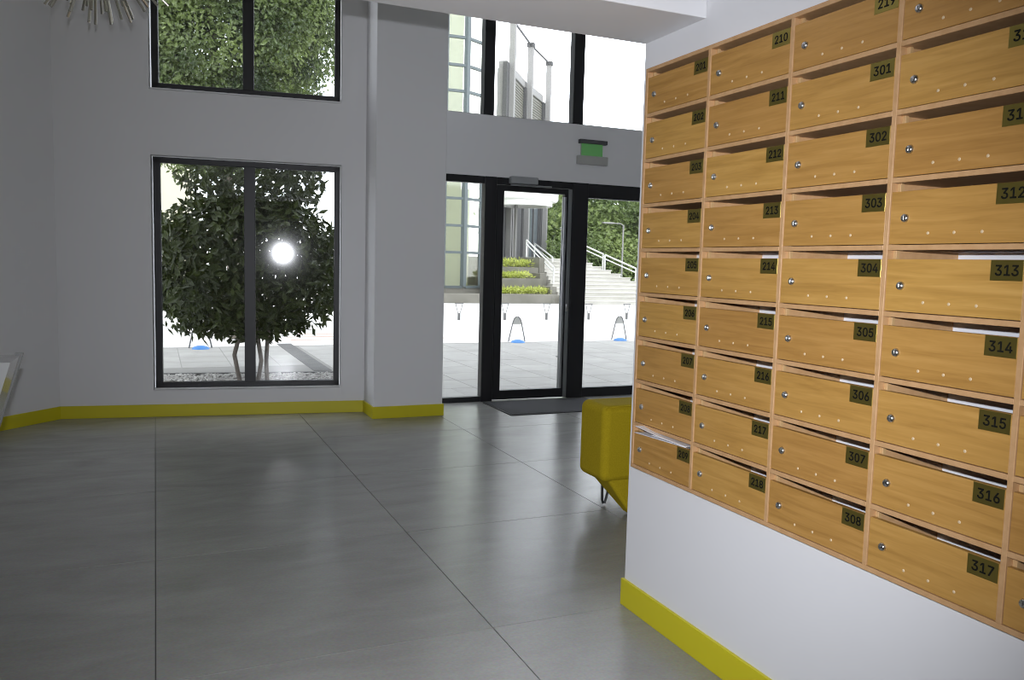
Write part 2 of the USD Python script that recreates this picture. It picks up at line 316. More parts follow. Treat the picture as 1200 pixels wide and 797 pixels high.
# entrance: fixed light, door leaf, fixed lights
t = Thing('door_1', kind='structure')
K = 'black_metal'
t.add('head_rail', bx(2.40, 6.6, YE + 0.02, YE + 0.10, 2.215, 2.285, 0.003), K)
t.add('floor_rail', bx(2.40, 3.05, YE + 0.02, YE + 0.09, 0.0, 0.052, 0.003), K)
t.add('floor_rail', bx(4.20, 6.6, YE + 0.02, YE + 0.09, 0.0, 0.10, 0.003), K)
t.add('post', bx(3.04, 3.165, YE, YE + 0.10, 0.0, 2.285, 0.004), K)
t.add('post', bx(4.03, 4.217, YE, YE + 0.10, 0.0, 2.285, 0.004), K)
t.add('post', bx(5.08, 5.19, YE, YE + 0.10, 0.0, 2.285, 0.004), K)
for x0, x1, z0, z1 in ((2.42, 3.05, 0.048, 2.22), (4.21, 5.09, 0.096, 2.16), (5.18, 6.58, 0.096, 2.16)):
    t.add('pane', bx(x0, x1, YE + 0.05, YE + 0.058, z0, z1), 'glass')
t.add('head_rail', bx(4.2, 6.6, YE + 0.02, YE + 0.10, 2.135, 2.22, 0.003), K)
leaf = t.add('door_leaf', cat(bx(3.172, 3.253, YE + 0.012, YE + 0.075, 0.012, 2.21, 0.003), bx(3.945, 3.985, YE + 0.012, YE + 0.075, 0.012, 2.21, 0.003),
             bx(3.25, 3.95, YE + 0.012, YE + 0.075, 0.012, 0.107, 0.003), bx(3.25, 3.95, YE + 0.012, YE + 0.075, 2.155, 2.21, 0.003)), K)
t.add('pane', bx(3.25, 3.95, YE + 0.04, YE + 0.05, 0.10, 2.16), 'glass', under=leaf)
t.add('edge_strip', bx(3.985, 4.026, YE + 0.006, YE + 0.07, 0.012, 2.21, 0.003), 'brushed_alu', under=leaf, label='brushed metal edge strip')
t.add('pull_handle', cat(tube([(3.905, YE - 0.05, 0.12), (3.905, YE - 0.05, 1.1), (3.905, YE - 0.05, 2.12)], 0.024, 14), tube([(3.905, YE - 0.05, 0.45), (3.905, YE + 0.02, 0.45)], 0.01), tube([(3.905, YE - 0.05, 1.8), (3.905, YE + 0.02, 1.8)], 0.01)), 'brushed_alu', under=leaf, smooth=40, label='floor-to-head round steel pull handle')
t.add('closer_arm', bx(3.30, 3.76, YE - 0.045, YE - 0.03, 2.205, 2.222, 0.003), 'brushed_alu', under=leaf)
t.add('lock_plate', bx(3.992, 4.018, YE - 0.002, YE + 0.01, 0.93, 1.01, 0.002), 'steel', under=leaf)
t.add('door_closer', bx(3.30, 3.60, YE - 0.055, YE + 0.02, 2.228, 2.30, 0.006), 'closer_grey', label='grey door closer box')

# ------------------------------------------------------------------ post boxes
CX = WX - 0.027                                    # their front
ROWS, PW = 9, 0.014
PITCH_Z = (2.168 - 0.620) / ROWS + 0.0135 / ROWS   # shelf to shelf
CELL_H = PITCH_Z - 0.0135
PY = [2.781, 2.3865, 1.9845, 1.5900, 1.2010, 0.804]  # centre lines of the uprights
DEPTH = 0.27
cab = Thing('mailbox_cabinet', 'large oak wall cabinet of numbered post boxes set in the white wall on the right', 'mailboxes', (CX, (CAB_Y0 + CAB_Y1) / 2, CAB_Z0))
cab.add('top_panel', bx(CX, CX + DEPTH, CAB_Y0, CAB_Y1, 2.168, CAB_Z1, 0.001), 'oak_edge')
cab.add('bottom_panel', bx(CX, CX + DEPTH, CAB_Y0, CAB_Y1, CAB_Z0, 0.620, 0.001), 'oak_edge')
for y in PY:
    cab.add('partition', bx(CX, CX + DEPTH, y - PW / 2, y + PW / 2, 0.62, 2.168, 0.001), 'oak_edge')
cab.add('back_panel', bx(CX + DEPTH, CX + DEPTH + 0.006, CAB_Y0 + 0.002, CAB_Y1 - 0.002, CAB_Z0 + 0.002, CAB_Z1 - 0.002), 'white_board', label='white back board seen through the slots')
def numeral(s):
    m = meshkit.text_mesh(s, 0.0235, 0.0006, bold=True); v = np.array(m.vertices); v[:, 0] -= (v[:, 0].min() + v[:, 0].max()) / 2; v[:, 0] *= 0.95
    return v, np.array(m.faces)
def on_front(v, y, z, x):      # text plane -> cabinet front, read from the hall
    return np.stack([x - v[:, 2], y - v[:, 0], z + v[:, 1]], 1)
LOCK = lathe([(0, 0.0085), (0.004, 0.0088), (0.0075, 0.0082), (0.0098, 0.006), (0.0112, 0.0035), (0.0118, 0.0)], 20)
lv = np.array(LOCK.vertices); LOCKV = np.stack([-lv[:, 2], lv[:, 0], lv[:, 1]], 1)
PEG = lathe([(0, 0.0016), (0.0026, 0.0014), (0.0042, 0.0)], 12); pv = np.array(PEG.vertices); PEGV = np.stack([-pv[:, 2], pv[:, 0], pv[:, 1]], 1)
first = (201, 210, 219, 309, 318)
for c in range(5):
    ya, yb = PY[c] - PW / 2, PY[c + 1] + PW / 2          # left (far) and right (near) inner faces
    for r in range(ROWS):
        num = first[c] + r
        if c == 2: num = 219 if r == 0 else 300 + r
        top = 2.168 - r * PITCH_Z; bot = top - CELL_H
        if r < ROWS - 1:
            cab.add('shelf', bx(CX, CX + DEPTH, yb, ya, bot - 0.0135, bot, 0.0008), 'oak_edge')
        cab.add('stop_strip', bx(CX + 0.022, CX + 0.034, ya - 0.011, ya, bot, top, 0.0008), 'oak_inside')
        zt = top - 0.0228; dx = CX + 0.0025
        d = cab.add('door', bx(dx, dx + 0.016, yb + 0.0016, ya - 0.0016, bot + 0.002, zt, 0.0008), 'oak', label=f'oak flap door of post box {num}')
        zl = bot + 0.5 * (zt - bot); yl = ya - 0.048
        cab.add('lock', cat((LOCKV + [dx, yl, zl], LOCK.faces), bx(dx - 0.0100, dx - 0.008, yl - 0.0012, yl + 0.0012, zl - 0.0045, zl + 0.0045)), 'steel', under=d, smooth=35)
        for q in range(3):
            cab.add('peg', (PEGV + [dx, ya - 0.118 - 0.073 * q, zl - 0.040], PEG.faces), 'peg', under=d, smooth=35)
        cab.add('number_plate', bx(dx - 0.0012, dx + 0.0002, yb + 0.0035, yb + 0.0035 + 0.078, zt - 0.048, zt - 0.0005, 0.0003), 'brass', under=d)
        nv, nf = numeral(str(num))
        cab.add('number', (on_front(nv, yb + 0.0035 + 0.038, zt - 0.036, dx - 0.0012), nf), 'number_ink', under=d)

# letters stuffed in the slot of the lowest far box
zb = 2.168 - 8 * PITCH_Z
def letter(y0, y1, z0, z1, x0, sag, th, curl):
    n = 12; v, f = [], []
    for i in range(n + 1):
        s = i / n; y = y0 + (y1 - y0) * s; z = z0 + (z1 - z0) * s + sag * math.sin(math.pi * s); xo = curl * (1 - s) ** 2
        for xx in (x0 - 0.012 - xo, x0 + 0.12):
            for zz in (0, th): v.append((xx, y, z + zz - (0.01 if xx > x0 else 0)))
    for i in range(n):
        a, b = 4 * i, 4 * i + 4
        for p, q in ((0, 1), (1, 3), (3, 2), (2, 0)):
            f += [[a + p, a + q, b + q], [a + p, b + q, b + p]]
    f += [[0, 2, 3], [0, 3, 1]]; e = 4 * n; f += [[e, e + 3, e + 2], [e, e + 1, e + 3]]
    return np.array(v), np.array(f)
lt = Thing('letters', 'folded white letters poking out of the slot of post box 209', 'letters', (CX, 2.55, zb - 0.02))
lt.add('sheet', letter(2.728, 2.402, zb - 0.021, zb - 0.013, CX, -0.001, 0.0022, 0.014), 'paper')
lt.add('sheet', letter(2.705, 2.402, zb + 0.010, zb - 0.0105, CX, -0.006, 0.0020, 0.026), 'paper')
lt.add('sheet', letter(2.62, 2.402, zb - 0.012, zb - 0.0125, CX, 0.002, 0.003, 0.004), 'paper')

# ------------------------------------------------------------------ things in the hall
# easy chair behind the wall, seen from its back: back shell, tapering lower shell, seat, hairpin legs
ch = Thing('easy_chair', 'mustard yellow upholstered easy chair on black hairpin legs behind the post-box wall', 'chair', (2.7, 4.3, 0))
ch.add('backrest', rbox(2.285, 3.15, 3.90, 4.20, 0.195, 0.635, 0.045), 'mustard_wool', smooth=40)
s = np.array(trimesh.creation.icosphere(2, 0.022).vertices)
ch.add('lower_shell', hull(np.vstack([s + p for p in ((2.34, 3.945, 0.235), (3.1, 3.945, 0.235), (2.34, 4.14, 0.235), (3.1, 4.14, 0.235), (2.475, 3.90, 0.03), (2.97, 3.90, 0.03), (2.475, 3.95, 0.03), (2.97, 3.95, 0.03))])), 'mustard_wool', smooth=40)
ch.add('piping', tube([(2.292, 3.93, 0.60), (2.31, 3.915, 0.625), (2.40, 3.905, 0.632), (2.7, 3.905, 0.632), (3.13, 3.91, 0.63)], 0.004, 6), 'mustard_wool', smooth=40)
ch.add('seat', rbox(2.62, 3.12, 4.16, 4.72, 0.20, 0.40, 0.05), 'mustard_wool', smooth=40)
def hairpin(x, y, s_=1):
    a = [(x - 0.018, y, 0.22), (x - 0.016, y, 0.1), (x - 0.013, y, 0.03), (x - 0.006, y, 0.012), (x + 0.004, y + 0.002, 0.010), (x + 0.012, y + 0.004, 0.03), (x + 0.035, y + 0.01, 0.1), (x + 0.075, y + 0.02, 0.22)]
    return tube(a, 0.0075, 8)
for x, y in ((2.43, 4.12), (3.02, 4.12), (2.72, 4.62), (3.02, 4.62)):
    ch.add('leg', hairpin(x, y), 'black_metal', smooth=40)

mt = Thing('door_mat', 'dark grey ribbed door mat lying inside the glass entrance door', 'mat', (3.62, 7.27, 0))
mt.add('pile', bx(3.06, 4.18, 6.93, 7.61, 0.001, 0.011, 0.003), 'mat_pile')
mt.add('rubber_edge', slab(sbox(3.035, 6.905, 4.205, 7.635).difference(sbox(3.06, 6.93, 4.18, 7.61)), (0, 0, 0.0005), (1, 0, 0), (0, 1, 0), 0.007), 'rubber')

es = Thing('exit_sign', 'small green emergency exit sign fixed to the white wall above the entrance door', 'sign', (4.23, YE, 2.475))
es.add('top_rail', bx(4.07, 4.395, YE - 0.055, YE, 2.69, 2.732, 0.004), 'sign_dark')
es.add('sign_panel', bx(4.096, 4.348, YE - 0.034, YE - 0.026, 2.56, 2.692, 0.001), 'exit_green', label='translucent green sign panel')
es.add('battery_box', cat(bx(4.052, 4.412, YE - 0.05, YE, 2.476, 2.566, 0.006), bx(4.075, 4.39, YE - 0.053, YE - 0.04, 2.492, 2.55, 0.003)), 'sign_grey')
es.add('bracket', cat(bx(4.10, 4.115, YE - 0.03, YE, 2.55, 2.70), bx(4.33, 4.345, YE - 0.03, YE, 2.55, 2.70)), 'sign_grey')

# reception counter at the left edge: white, its end leaning in towards the foot, with a dark end trim
dk = Thing('reception_counter', 'glossy white reception counter with leaning end at the left edge', 'counter', (-0.9, 3.2, 0))
sect = Polygon([(-0.75, 0.0), (-0.440, 1.05), (-1.9, 1.05), (-1.9, 0.0)])
dk.add('body', slab(sect, (0, 3.325, 0), (1, 0, 0), (0, 0, 1), 0.24), 'desk_white')
dk.add('end_trim', slab(Polygon([(-0.752, 0.0), (-0.433, 1.055), (-0.46, 1.055), (-0.78, 0.0)]), (0, 3.338, 0), (1, 0, 0), (0, 0, 1), 0.013), 'desk_edge', label='dark grey edge trim')
dk.add('work_top', bx(-1.9, -0.62, 3.0, 3.6, 0.72, 0.75, 0.003), 'desk_white')

# sputnik chandelier
CC = np.array([-0.237, 4.5, 2.925])
cd = Thing('chandelier', 'silver sea-urchin chandelier of radiating metal rods hanging at the top left', 'chandelier', CC)
ico = trimesh.creation.icosphere(3, 0.09); ico.apply_translation(CC)
cd.add('core', ico, 'chandelier_metal', smooth=True)
cd.add('stem', tube([CC + [0, 0, 0.05], CC + [0, 0, 1.0], CC + [0, 0, H1 - CC[2]]], 0.012, 10), 'chandelier_metal', smooth=40)
cd.add('ceiling_plate', bx(CC[0] - 0.09, CC[0] + 0.09, CC[1] - 0.09, CC[1] + 0.09, H1 - 0.03, H1, 0.006), 'chandelier_metal')
for k in range(230):
    z = 1 - 2 * (k + 0.5) / 230; a = k * 2.399963
    d = np.array([math.sqrt(1 - z * z) * math.cos(a), math.sqrt(1 - z * z) * math.sin(a), z])
    if z > 0.985: continue
    l = 0.42 * (0.90 + 0.11 * RNG.random())
    cd.add('rod', tube([CC + d * 0.07, CC + d * 0.3, CC + d * l], 0.0066, 7), 'chandelier_metal', smooth=50)

# unseen recessed ceiling lamps, out of view, placed to brighten the walls and floor
look('unseen_lamp_glow', {'e': ('emission', {'color': (1.0, 0.95, 0.87), 'strength': UNSEEN_LAMP_POWER})}, [], surface='e.emission')
for x, y, z, lab in ((-2.2, 4.0, H1, 'near the slanting left wall'), (0.9, 5.4, H1, 'between the chandelier and the column'), (-0.9, 6.3, H1, 'close to the window wall'), (1.2, 3.7, H1, 'just behind the ceiling beam'), (-2.0, 0.6, H2, 'in the lower ceiling by the reception')):
    cl = Thing('ceiling_lamp', f'unseen round recessed ceiling lamp with white ring, lighting walls and floor, {lab}', 'lamp', (x, y, z))
    rg = lathe([(0.085, 0.0), (0.10, -0.006), (0.115, -0.004), (0.118, 0.0)], 32); rg.apply_translation((x, y, z)); cl.add('ring', rg, 'ceiling_paint', smooth=40)
    dsc = lathe([(0.0, -0.003), (0.085, -0.003), (0.085, 0.0)], 32); dsc.apply_translation((x, y, z)); cl.add('lamp_disc', dsc, 'unseen_lamp_glow', label='glowing disc of the unseen lamp')

# ------------------------------------------------------------------ outdoors: ground
g = Thing('ground', kind='structure')
out = Polygon([(-30, 8.3), (1.9, 8.0), (2.2, 7.82), (60, 7.82), (60, 75), (-30, 75)])
g.add('plaza', slab(out, (0, 0, -0.3), (1, 0, 0), (0, 1, 0), 0.297), 'plaza_stone')
g.add('paver_bed', bx(-0.9, 8.4, 8.0, 13.6, -0.3, -0.0028), 'paver_bed')
P = 0.606
for i in range(-6, 9):
    for j in range(0, 9):
        x, y = 3.32 + i * P, 8.0 + 0.02 + j * P
        if x < 2.05 and y < 10.5: continue
        xe = 1.822 if i == -3 and y > 10.3 else x + P - 0.004
        g.add('paver', bx(x + 0.004, xe, y + 0.004, y + P - 0.004, -0.05, 0.0 + 0.001 * random.random(), 0.003), 'paver')
g.add('drain_strip', bx(1.83, 2.06, 10.42, 13.9, -0.05, 0.003, 0.004), 'drain_stone', label='dark stone drain strip')
for y in (14.5, 15.05, 15.6):
    g.add('paving_band', bx(2.15, 5.0, y, y + 0.10, -0.05, 0.0, 0.003), 'brick_band', label='reddish paving band')
# gravel bed below the left window
kerb = obox(WO, WD, WN, -2.6, 0.62, 2.68, 2.74, -0.1, 0.02, 0.005)
g.add('gravel_kerb', kerb, 'drain_stone')
gm = []
ic = trimesh.creation.icosphere(0, 1.0)
for k in range(2600):
    u, w = -2.5 + 3.0 * RNG.random(), 1.2 + 1.47 * RNG.random()
    r = (0.016 + 0.016 * RNG.random()) * np.array([1, 0.75 + 0.4 * RNG.random(), 0.6])
    m = ic.copy(); m.apply_scale(r); m.apply_transform(trimesh.transformations.rotation_matrix(6.3 * RNG.random(), [0, 0, 1]))
    m.apply_translation(WO + u * WD + w * WN + [0, 0, 0.008]); gm.append(m)
single('gravel_bed', cat(*gm), 'pebble', 'loose grey and white pebbles in the bed under the round shrub', 'gravel', kind='stuff')

# ------------------------------------------------------------------ foliage
def leaves(pts, nrm, ln, wd, rng, fold=0.25, droop=0.0):
    """Folded leaves, two quads each, at pts: facing roughly nrm, pointing at random."""
    n = len(pts); d = rng.normal(size=(n, 3)); d[:, 2] -= droop
    nn = nrm + 0.7 * rng.normal(size=(n, 3)); nn /= np.linalg.norm(nn, axis=1, keepdims=True)
    d -= nn * (d * nn).sum(1, keepdims=True); d /= np.linalg.norm(d, axis=1, keepdims=True); s = np.cross(nn, d)
    L = (ln * (0.7 + 0.6 * rng.random(n)))[:, None]; W = (wd * (0.7 + 0.6 * rng.random(n)))[:, None]
    base, tip = pts, pts + d * L
    mid = pts + d * L * 0.5 - nn * W * fold
    a, b = pts + d * L * 0.48 + s * W * 0.5, pts + d * L * 0.48 - s * W * 0.5
    v = np.stack([base, a, tip, b, mid], 1).reshape(-1, 3); k = np.arange(n)[:, None] * 5
    f = np.concatenate([k + [0, 4, 1], k + [1, 4, 2], k + [2, 4, 3], k + [3, 4, 0]], 0)
    return v, f
def crown_points(c, r, n, rng, shell=0.6, lumps=0.25, seed=1):
    d = rng.normal(size=(n, 3)); d /= np.linalg.norm(d, axis=1, keepdims=True)
    q = shell + (1 - shell) * rng.random(n) ** 0.6
    q *= 1 - lumps + 2 * lumps * meshkit.fbm(d * 2.2 + seed * 7.3, 3, seed)
    return np.asarray(c) + d * q[:, None] * r, d
# round clipped shrub close to the left window; its nearest leaves single parts
sb = Thing('round_shrub', 'dark green round-clipped shrub tree close outside the lower left window', 'shrub', (0.95, 9.7, 0))
d = RNG.normal(size=(7000, 3)); d /= (np.abs(d) ** 2.9).sum(1, keepdims=True) ** (1 / 2.9)      # a round crown clipped rather square
q = (0.45 + 0.55 * RNG.random(7000) ** 0.5) * (0.9 + 0.2 * meshkit.fbm(d * 2.6, 3, 3))
p1, d1 = np.array([0.97, 9.85, 1.29]) + d * q[:, None] * [1.03, 0.9, 0.80], d
p2, d2 = crown_points((1.06, 10.0, 2.40), (0.84, 0.75, 0.85), 2500, RNG, 0.4, 0.2, 5)
pp, dd = np.vstack([p1, p2]), np.vstack([d1, d2])
v, f = leaves(pp, dd, 0.125, 0.06, RNG, droop=0.5)
near = np.argsort(pp[:, 1] + 0.2 * np.abs(pp[:, 0] - 0.95))[:300]
rest = np.setdiff1d(np.arange(len(pp)), near)
def pick(v, ids): return np.concatenate([v.reshape(-1, 5, 3)[i] for i in ids]), (np.arange(len(ids))[:, None, None] * 5 + np.array([[0, 4, 1], [1, 4, 2], [2, 4, 3], [3, 4, 0]])).reshape(-1, 3)
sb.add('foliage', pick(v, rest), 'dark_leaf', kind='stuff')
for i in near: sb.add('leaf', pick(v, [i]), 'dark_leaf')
for pts in ([(0.86, 9.55, 0), (0.83, 9.56, 0.15), (0.80, 9.58, 0.32), (0.86, 9.62, 0.55), (0.92, 9.7, 0.9), (0.93, 9.75, 1.3)],
            [(1.02, 9.52, 0), (0.98, 9.54, 0.2), (0.98, 9.6, 0.45), (1.05, 9.68, 0.8), (1.1, 9.75, 1.2)],
            [(1.16, 9.62, 0), (1.15, 9.63, 0.25), (1.17, 9.66, 0.5), (1.2, 9.74, 0.9), (1.15, 9.8, 1.3)],
            [(1.05, 9.56, 0), (1.09, 9.58, 0.25), (1.06, 9.64, 0.5), (1.0, 9.72, 0.9), (0.98, 9.78, 1.3)]):
    sb.add('stem', tube(pts, 0.024, 8), 'bark', smooth=50)

def tree(name, label, base, crowns, mat, ln, wd, rng, trunk_r=0.16, group=None, core=None):
    t = Thing(name, label, 'tree', base, group=group)
    P_, D_ = [], []
    for i, (c, r, n) in enumerate(crowns):
        a, b = crown_points(c, r, n, rng, 0.4, 0.45, 11 + i); P_.append(a); D_.append(b)
    v, f = leaves(np.vstack(P_), np.vstack(D_) + [0, 0, 0.5], ln, wd, rng, droop=0.4)
    t.add('foliage', (v, f), mat, kind='stuff')
    b = np.array(base, float); c = np.array(crowns[0][0])
    t.add('trunk', tube([b, b + (c - b) * 0.4 + [0.05, 0, 0], c], [trunk_r, trunk_r * 0.8, trunk_r * 0.4], 9), 'bark', smooth=50)
    return t
tree('broadleaf_tree', 'tall leafy green tree filling the upper left window', (1.32, 14.9, 0),
     [((0.9, 15.6, 6.0), (2.5, 2.2, 2.7), 60000), ((-1.0, 15.8, 5.2), (1.7, 1.6, 1.6), 22000), ((2.1, 15.2, 5.6), (0.9, 1.2, 1.3), 9000), ((0.9, 15.0, 3.7), (1.7, 1.2, 0.9), 10000), ((0.0, 15.4, 7.6), (2.6, 2.0, 1.6), 24000)], 'tree_leaf', 0.09, 0.055, RNG, 0.14)
TR = [((23.5, 43.0), 7.2, 3.8, 'leafy tree beyond the stairs, beside the pale corner pillar'), ((27.5, 46.0), 7.6, 4.6, 'leafy tree beyond the stairs, seen above the steel edge of the door'), ((29.0, 40.5), 6.6, 3.8, 'leafy tree beyond the stairs, just right of the dark door post'),
      ((34.5, 42.5), 7.0, 4.6, 'leafy tree beyond the stairs, seen next to the post boxes'), ((25.5, 52.0), 8.4, 5.0, 'taller tree behind the others beyond the stairs'), ((33.0, 36.0), 7.0, 3.4, 'lower leafy tree beyond the foot of the stair railing')]
for k, ((x, y), h, r, lab) in enumerate(TR):
    z0 = 0.0; h += 1.2 if k != 5 else 0.0
    cs = [((x, y, z0 + h * 0.55), (r, r * 0.8, h * 0.42), 2800)]
    for q in range(5):
        a = RNG.random() * 6.28; cs.append(((x + 0.6 * r * math.cos(a), y - abs(0.5 * r * math.sin(a)), z0 + h * (0.22 + 0.45 * RNG.random())), (r * 0.6, r * 0.5, h * 0.22), 1400))
    tree('garden_tree', lab, (x, y, z0), cs, 'far_leaf', 0.34, 0.24, RNG, 0.2)
for x, y, r, lab in ((21.0, 39.5, 2.0, 'dense bush beside the terrace, left of the railing'), (24.5, 39.0, 2.4, 'dense bush behind the top of the stairs'), (27.5, 36.5, 2.3, 'dense bush behind the middle section of the stair railing'), (25.5, 31.5, 1.6, 'dense bush beyond the lower section of the stair railing')):
    z0 = 0.0
    bp, bd_ = crown_points((x, y, z0 + 1.2), (r * 1.2, r * 0.8, 1.9), 4200, RNG, 0.3, 0.3, int(x))
    bp = bp[bp[:, 2] > z0 + 0.05]; bv, bf = leaves(bp, np.tile([0, -0.5, 1.0], (len(bp), 1)), 0.26, 0.16, RNG)
    single('bush', (bv, bf), 'far_leaf', lab, 'bush')

def shrub_strip(x0, x1, y0, y1, z, h, n, lab):
    p = np.stack([x0 + (x1 - x0) * RNG.random(n), y0 + (y1 - y0) * RNG.random(n), np.zeros(n)], 1)
    hh = h * (0.35 + 0.65 * meshkit.fbm(p * 1.8, 3, 4)); p[:, 2] = z + hh * RNG.random(n) ** 0.6
    v, f = leaves(p, np.tile([0, -0.3, 1.0], (n, 1)), 0.16, 0.05, RNG, droop=-1.2)
    single('planting', (v, f), 'lime_leaf', lab, 'plants', kind='stuff')

# terraced planters left of the stairs
def planter(x0, x1, y0, z0, z1, lab):
    t = Thing('planter_wall', lab, 'planter', ((x0 + x1) / 2, y0, 0))
    t.add('wall', bx(x0, x1, y0, y0 + 0.22, z0, z1, 0.01), 'concrete'); t.add('end_wall', bx(x1 - 0.22, x1, y0 + 0.2, y0 + 1.0, z0, z1, 0.01), 'concrete')
    t.add('soil', bx(x0, x1 - 0.2, y0 + 0.2, y0 + 1.0, z0, z1 - 0.06), 'bark')
planter(8.0, 13.78, 27.2, 0, 0.34, 'lowest concrete planter wall of the terrace left of the stairs')
planter(11.3, 13.55, 28.2, 0, 0.89, 'middle concrete planter wall of the terrace left of the stairs')
planter(11.6, 13.85, 29.2, 0, 1.31, 'topmost concrete planter wall of the terrace left of the stairs')
shrub_strip(11.3, 13.6, 27.42, 28.15, 0.30, 0.36, 900, 'yellow-green low planting in the lowest planter')
shrub_strip(11.4, 13.3, 28.42, 29.1, 0.85, 0.34, 700, 'yellow-green low planting in the middle planter')
shrub_strip(11.8, 13.7, 29.42, 30.1, 1.28, 0.42, 800, 'yellow-green low planting in the topmost planter')
single('terrace', bx(10.5, 17.2, 31.3, 60.0, -0.1, 1.70), 'concrete', kind='structure')

# wide stairs, each step a part, narrowing as they rise
st = Thing('outdoor_stairs', 'wide pale stone outdoor stairs rising across the plaza', 'stairs', (16.2, 26.5, 0))
XR = [19.35, 19.10, 18.86, 18.61, 18.38, 18.14, 17.91, 17.68, 17.45, 17.22, 17.00, 16.78]
XL = [13.80, 13.80, 13.80, 13.84, 13.95, 14.05, 14.16, 14.26, 14.36, 14.46, 14.55, 14.65]
for k in range(12):
    y, z = 26.5 + 0.4 * k, 0.142 * (k + 1)
    st.add('step', bx(XL[k], XR[k], y, y + (0.41 if k < 11 else 0.40), 0, z, 0.008), 'stair_stone')
    st.add('nosing', bx(XL[k], XR[k] + 0.01, y - 0.03, y + 0.12, z - 0.03, z + 0.004, 0.006), 'stair_stone')
# stepped flank walls
for k, (x0, x1, y0, y1, z1) in enumerate(((13.52, 13.80, 27.42, 28.2, 0.62), (13.56, 13.83, 28.42, 29.2, 1.10), (13.88, 14.12, 29.2, 31.29, 1.72))):
    single('flank_wall', bx(x0, x1, y0, y1, 0, z1, 0.01), 'concrete', ['low end block of the concrete wall beside the stairs', 'middle block of the concrete wall beside the stairs', 'tall rear block of the concrete wall beside the stairs'][k], 'wall')

def railing(lab, a, b, posts):
    t = Thing('stair_railing', lab, 'railing', a)
    a, b = np.array(a, float), np.array(b, float); m = (a + b) / 2
    t.add('handrail', tube([a, m, b], 0.033, 8), 'rail_steel', smooth=50)
    o = np.array([0.0, 0, -0.17]); t.add('lower_rail', tube([a + o, m + o, b + o], 0.026, 8), 'rail_steel', smooth=50)
    for p, zf in posts:
        p = np.array(p, float); t.add('post', tube([p, p * [1, 1, 0.5] + [0, 0, zf / 2], [p[0], p[1], zf]], 0.035, 8), 'rail_steel', smooth=50)
def edge(k): 
    i = int(k); w = k - i; j = min(i + 1, 11)
    return np.array([XR[i] * (1 - w) + XR[j] * w + 0.05, 26.5 + 0.4 * k, 0.142 * (k + 1) + 0.3 + 0.025 * k])
for lab, k1, k0 in (('upper section of the steel railing on the right edge of the stairs', 11.0, 9.0), ('middle section of the steel railing on the right edge of the stairs', 8.8, 5.6), ('lowest section of the steel railing on the right edge of the stairs', 5.4, 2.2)):
    a, b = edge(k1), edge(k0)
    railing(lab, a, b, [(a, 0.142 * int(k1)), (b, 0.142 * int(k0))])
railing('steel railing at the left edge of the stairs, lower one', (13.95, 30.6, 2.42), (14.18, 28.5, 1.33), [((14.18, 28.5, 1.33), 0.7), ((13.95, 30.6, 2.42), 1.6)])
railing('steel railing at the left edge of the stairs, upper one', (15.25, 32.6, 2.35), (15.2, 30.7, 1.75), [((15.2, 30.7, 1.75), 1.5), ((15.25, 32.6, 2.35), 1.7)])

# low bollards in a row across the plaza
bl = Thing('bollard', None, 'bollard', (6.91, 19.1, 0), group=None)
x, y = 6.91, 19.1
bl.add('post', tube([(x, y, 0), (x, y, 0.08), (x, y, 0.17)], 0.035, 10), 'hoop_steel', smooth=50)
bl.add('cap_bar', bx(x - 0.11, x + 0.11, y - 0.02, y + 0.02, 0.405, 0.425, 0.004), 'hoop_steel')
for s_ in (-1, 1):
    bl.add('stay', tube([(x + s_ * 0.02, y, 0.15), (x + s_ * 0.06, y, 0.28), (x + s_ * 0.09, y, 0.41)], 0.008, 6), 'hoop_steel')
setd(bl.prim, label='slim low bollard seen through the narrow glass left of the door')
for xx, lab in ((8.15, 'slim low bollard half behind the left door post'), (9.33, 'slim low bollard seen through the middle of the door glass'), (10.58, 'slim low bollard at the left of the glass right of the door'), (11.76, 'slim low bollard seen close beside the post boxes')):
    copy_of(bl, (xx, 19.1, 0), lab)
# low fold-down parking hoops with a blue foot
hp = Thing('parking_hoop', 'low steel parking hoop with blue foot seen under the round shrub', 'barrier', (0.62, 13.35, 0))
x, y = 0.62, 13.35
hp.add('hoop', tube([(x - 0.165, y, 0.01), (x - 0.155, y, 0.06), (x - 0.085, y, 0.36), (x - 0.06, y, 0.43), (x - 0.02, y, 0.465), (x + 0.02, y, 0.465), (x + 0.06, y, 0.43), (x + 0.085, y, 0.36), (x + 0.155, y, 0.06), (x + 0.165, y, 0.01)], 0.011, 8), 'hoop_steel', smooth=50)
hp.add('plate', slab(Polygon([(-0.09, 0.33), (0.09, 0.33), (0.07, 0.42), (0.03, 0.455), (-0.03, 0.455), (-0.07, 0.42)]), (x, y + 0.004, 0), (1, 0, 0), (0, 0, 1), 0.008), 'sign_grey', label='grey plate in the top of the hoop')
ft = lathe([(0, 0.055), (0.05, 0.05), (0.11, 0.03), (0.135, 0.0)], 20); ft.apply_translation((x, y - 0.05, 0)); hp.add('foot', ft, 'blue_plastic', smooth=40, label='blue foot')
copy_of(hp, (6.03, 13.55, 0), 'low steel parking hoop with blue foot seen through the door glass')
copy_of(hp, (8.22, 13.6, 0), 'low steel parking hoop with blue foot seen through the glass right of the door')

